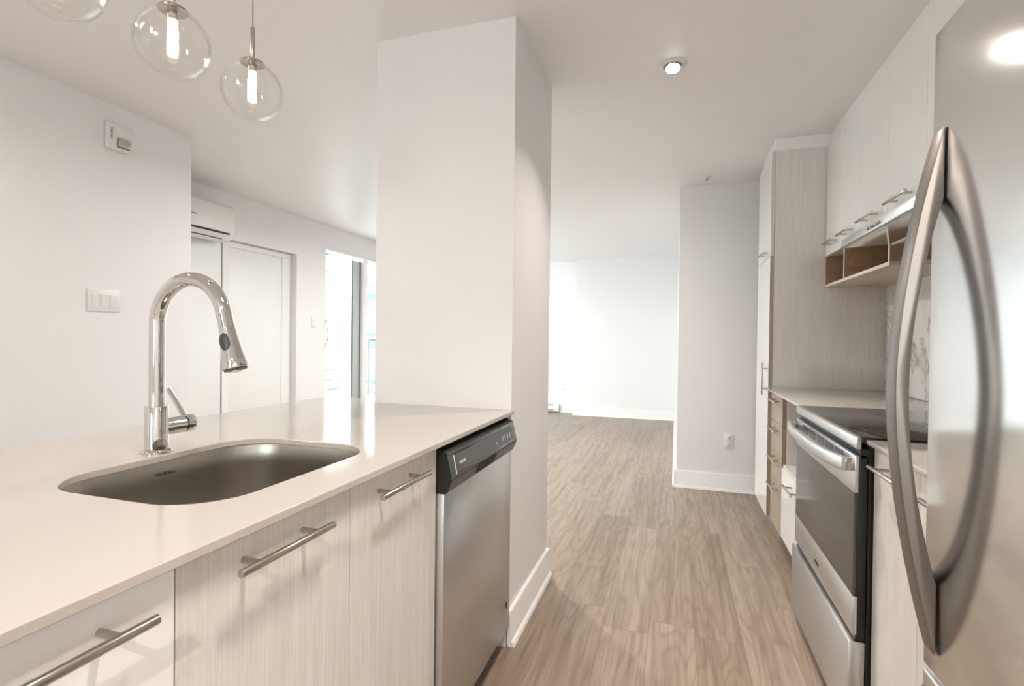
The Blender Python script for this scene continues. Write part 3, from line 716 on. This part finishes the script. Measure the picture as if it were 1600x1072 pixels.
# baseboard heater
t = thing('baseboard_heater', 'white electric baseboard heater against the farthest wall', 'heater', (-2.3, 8.22, 0))
MB().box(-2.95, -1.79, 8.185, 8.2495, 0.012, 0.135, 0.004).build('housing', 'white', t)
m = MB(); m.box(-2.90, -1.875, 8.1835, 8.1855, 0.118, 0.128); m.box(-2.90, -1.875, 8.1835, 8.1855, 0.030, 0.040); m.build('louver_slot', 'panelgrey', t)
MB().box(-2.80, -2.75, 8.19, 8.24, 0.0, 0.0125).build('foot', 'white', t)

# ================================================================ CEILING LIGHTS
def spot(label, x, y, power, tilt=True, group='recessed ceiling spotlights', spread=170, color=None):
    t = thing('ceiling_spotlight', label, 'ceiling light', (x, y, ZC), group)
    MB().lathe([(0.0, -0.0005), (0.060, -0.0005), (0.060, -0.003), (0.057, -0.006), (0.044, -0.009), (0.039, -0.004), (0.0385, -0.001)], (x, y, ZC)).build('trim_ring', 'white', t)
    ax = Vector((0.0, -0.30, -1)).normalized() if tilt else Vector((0, 0, -1))
    c = Vector((x, y - 0.006 if tilt else y, ZC - 0.006))
    can = MB(); can.tube([c, c + ax * 0.016], [0.036, 0.034], 32); can.build('gimbal', 'nickel', t)
    ln = MB(); ln.tube([c + ax * 0.0162, c + ax * 0.019], [0.031, 0.025], 32); ln.build('lens', 'lens', t)
    e = area('spot_lamp', c + ax * 0.022, 0.06, power, color or WARM, spread=spread)
    e.rotation_euler = Vector((0, 0, -1)).rotation_difference(ax).to_euler()
    return t
spot('round white recessed spotlight on the ceiling above the wood floor', -0.03, 2.45, 3.2, spread=100)

def strip(label, x, y, power):
    t = thing('ceiling_bar_light', label, 'ceiling light', (x, y, ZC))
    MB().box(x - 0.13, x + 0.13, y - 0.03, y + 0.03, ZC - 0.02, ZC - 0.0005, 0.002).build('housing', 'white', t)
    MB().box(x - 0.12, x + 0.12, y - 0.02, y + 0.02, ZC - 0.0225, ZC - 0.0201).build('lens', 'lens', t)
    area('bar_lamp', (x, y, ZC - 0.024), 0.23, power, WARM, size_y=0.02, spread=105)
strip('white bar light on the ceiling above the camera', -0.03, 0.66, 3.8)
spot('unseen recessed spotlight added as fill on the ceiling behind the camera, over the aisle', 0.15, -1.15, 18, False)  # added lamp out of view, fill for faces turned toward the camera
spot('unseen recessed spotlight added as fill on the ceiling behind the camera, near the left wall', -2.2, 0.5, 5, False)  # added out-of-view lamp brightening the upper cabinets and left wall
spot('recessed spotlight added as fill on the living room ceiling, hidden right behind the wall column', -1.55, 3.6, 19, False, color=(1.0, 0.985, 0.96))  # added lamp behind the column, lifts cabinet faces and ceiling
spot('recessed spotlight added as fill on the living room ceiling, hidden farther behind the wall column', -1.9, 5.0, 15, False, color=(1.0, 0.985, 0.96))  # second added lamp out of sight, more fill from the living room
spot('unseen recessed spotlight added as fill on the ceiling near the added rear window', -0.8, -3.2, 10, False, color=(1.0, 0.985, 0.96))  # added rear lamp, extra fill for the kitchen

# ceiling sprinkler
t = thing('ceiling_sprinkler', 'small white and metal sprinkler on the ceiling before the partition wall', 'sprinkler', (0.211, 4.19, ZC))
MB().lathe([(0, -0.0005), (0.036, -0.0005), (0.034, -0.004), (0.012, -0.008), (0.0, -0.008)], (0.211, 4.19, ZC)).build('escutcheon', 'white', t)
m = MB(); m.cyl((0.211, 4.19, ZC - 0.008), (0.211, 4.19, ZC - 0.026), 0.007, 14); m.cyl((0.211, 4.19, ZC - 0.026), (0.211, 4.19, ZC - 0.028), 0.015, 18); m.build('sprinkler_head', 'nickel', t)

# pendants
def pendant(label, x, y, z):
    t = thing('pendant_light', label, 'pendant light', (x, y, z), 'clear glass globe pendants above the sink counter')
    Rg = 0.0745; prof = []
    for i in range(29):
        a = math.radians(-90 + (90 + 65) * i / 28); prof.append((max(0.0, Rg * math.cos(a)) if i else 0.0, Rg * math.sin(a)))
    prof += [(0.030, 0.0700), (0.0265, 0.072)]
    g = MB().lathe(prof, (x, y, z), 64).lathe([(r * 0.955, h * 0.955) for r, h in prof[:-2]], (x, y, z), 64).build('globe', 'globe', t, 80)
    top = z + 0.0705
    MB().lathe([(0, 0), (0.0295, 0), (0.0305, 0.0015), (0.029, 0.0045), (0.010, 0.007), (0.009, 0.014), (0.0075, 0.016), (0.0, 0.016)], (x, y, top)).build('cap', 'nickel', t)
    MB().cyl((x, y, top + 0.015), (x, y, top + 0.095), 0.0055, 20, 0.0008).build('stem', 'nickel', t)
    MB().cyl((x, y, top + 0.094), (x, y, ZC - 0.018), 0.0017, 10).build('cord', 'nickel', t)
    MB().cyl((x, y, top), (x, y, top - 0.020), 0.0105, 20).build('socket', 'nickel', t)
    MB().cyl((x, y, top - 0.0201), (x, y, top - 0.042), 0.0098, 20).build('bulb_base', 'bulb_end', t)
    MB().cyl((x, y, top - 0.0421), (x, y, top - 0.092), 0.0105, 20, 0.001).build('bulb', 'bulb', t)
pendant('clear glass globe pendant hanging lowest in the photo, nearest the wall column', -1.07, 1.088, 1.8355)
pendant('middle clear glass globe pendant of the three', -1.07, 0.863, 1.838)
pendant('clear glass globe pendant cut off by the top edge of the photo', -1.07, 0.640, 1.838)
tag(MB().box(-1.12, -1.02, 0.55, 1.18, ZC - 0.018, ZC - 0.0005, 0.004).build('pendant_canopy', 'nickel'), 'metal ceiling bar carrying the three glass pendants', 'ceiling canopy')

# ================================================================ OUTSIDE THE PATIO WINDOW
m = MB(); m.box(-7.5, -3.905, 3.5, 9.6, -0.15, -0.03); struct('floor_balcony', m, 'deck')
m = MB(); m.box(-7.5, -3.985, 3.5, 9.9, 2.66, 2.80); struct('ceiling_balcony', m, 'siding')
# lapped siding on an angled wall
A = Vector((-6.95, 5.2, 0)); B = Vector((-6.27, 9.3, 0)); dv = (B - A).normalized(); nv = Vector((dv.y, -dv.x, 0)); LL = (B - A).length
mb = MB(); b = mb.bm
k = 0; z = -0.03
while z < 2.66:
    z1 = min(z + 0.19, 2.66)
    vs = [b.verts.new(p) for p in ((A + nv * 0.022 + Vector((0, 0, z))), (B + nv * 0.022 + Vector((0, 0, z))), (B + nv * 0.002 + Vector((0, 0, z1))), (A + nv * 0.002 + Vector((0, 0, z1))))]
    ws_ = [b.verts.new(p) for p in ((A - nv * 0.1 + Vector((0, 0, z))), (B - nv * 0.1 + Vector((0, 0, z))), (B - nv * 0.1 + Vector((0, 0, z1))), (A - nv * 0.1 + Vector((0, 0, z1))))]
    b.faces.new(vs); b.faces.new(ws_[::-1])
    for i in range(4): b.faces.new((vs[i], ws_[i], ws_[(i + 1) % 4], vs[(i + 1) % 4]))
    z = z1
struct('wall_balcony', mb, 'siding')
mb = MB(); b = mb.bm; z = 0.16  # dark strips drawn in place of the shade under each lap
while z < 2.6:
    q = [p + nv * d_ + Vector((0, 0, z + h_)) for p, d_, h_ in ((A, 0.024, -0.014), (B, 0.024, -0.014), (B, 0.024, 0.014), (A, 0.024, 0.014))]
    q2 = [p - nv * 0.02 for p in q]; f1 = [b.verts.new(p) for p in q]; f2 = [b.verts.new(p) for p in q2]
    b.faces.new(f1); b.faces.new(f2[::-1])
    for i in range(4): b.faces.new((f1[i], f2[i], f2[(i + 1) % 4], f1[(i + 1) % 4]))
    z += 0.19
struct('trim_lap_shade', mb, 'lap_shade')
t = thing('balcony_lamp', 'round caged lamp on the balcony ceiling seen through the patio opening', 'outdoor lamp', (-5.75, 7.65, 2.66))
MB().lathe([(0, -0.0005), (0.11, -0.0005), (0.115, -0.03), (0.11, -0.055), (0.0, -0.055)], (-5.75, 7.65, 2.66), 32).build('lamp_base', 'black_rail', t)
MB().lathe([(0.098, -0.055), (0.092, -0.10), (0.066, -0.135), (0.0, -0.15)], (-5.75, 7.65, 2.66), 32).build('lamp_glass', 'frost', t)
# railing
t = thing('balcony_railing', 'glass balcony railing with grey top rail beyond the patio window', 'railing', (-5.0, 9.45, -0.03))
MB().box(-6.2, -3.92, 9.43, 9.47, 1.10, 1.15, 0.004).build('top_rail', 'black_rail', t)
for x in (-6.18, -5.4, -4.65, -3.95): MB().box(x, x + 0.03, 9.435, 9.465, -0.03, 1.10).build('post', 'black_rail', t)
for x in (-6.14, -5.36, -4.61): MB().box(x, x + 0.70, 9.447, 9.453, 0.05, 1.09).build('pane', 'pane', t)
# neighbouring building
t = thing('apartment_building', 'blue-grey apartment block far behind the balcony railing', 'building', (-13, 23, -6))
MB().box(-18, -11.9, 22, 26, -8, 6.0).build('tower', 'blue', t)
for i in range(4):
    for j in range(4):
        x = -17.2 + i * 1.4; z = -3.2 + j * 2.3
        wf = MB().box(x, x + 1.0, 21.95, 22.01, z, z + 1.5).build('window', 'white', t)
        MB().box(x + 0.08, x + 0.92, 21.93, 21.96, z + 0.08, z + 1.42).build('pane', 'bluewin', wf)
for j in range(4): MB().box(-18, -11.9, 20.9, 22, -3.6 + j * 2.3, -3.42 + j * 2.3).build('balcony_slab', 'siding', t)
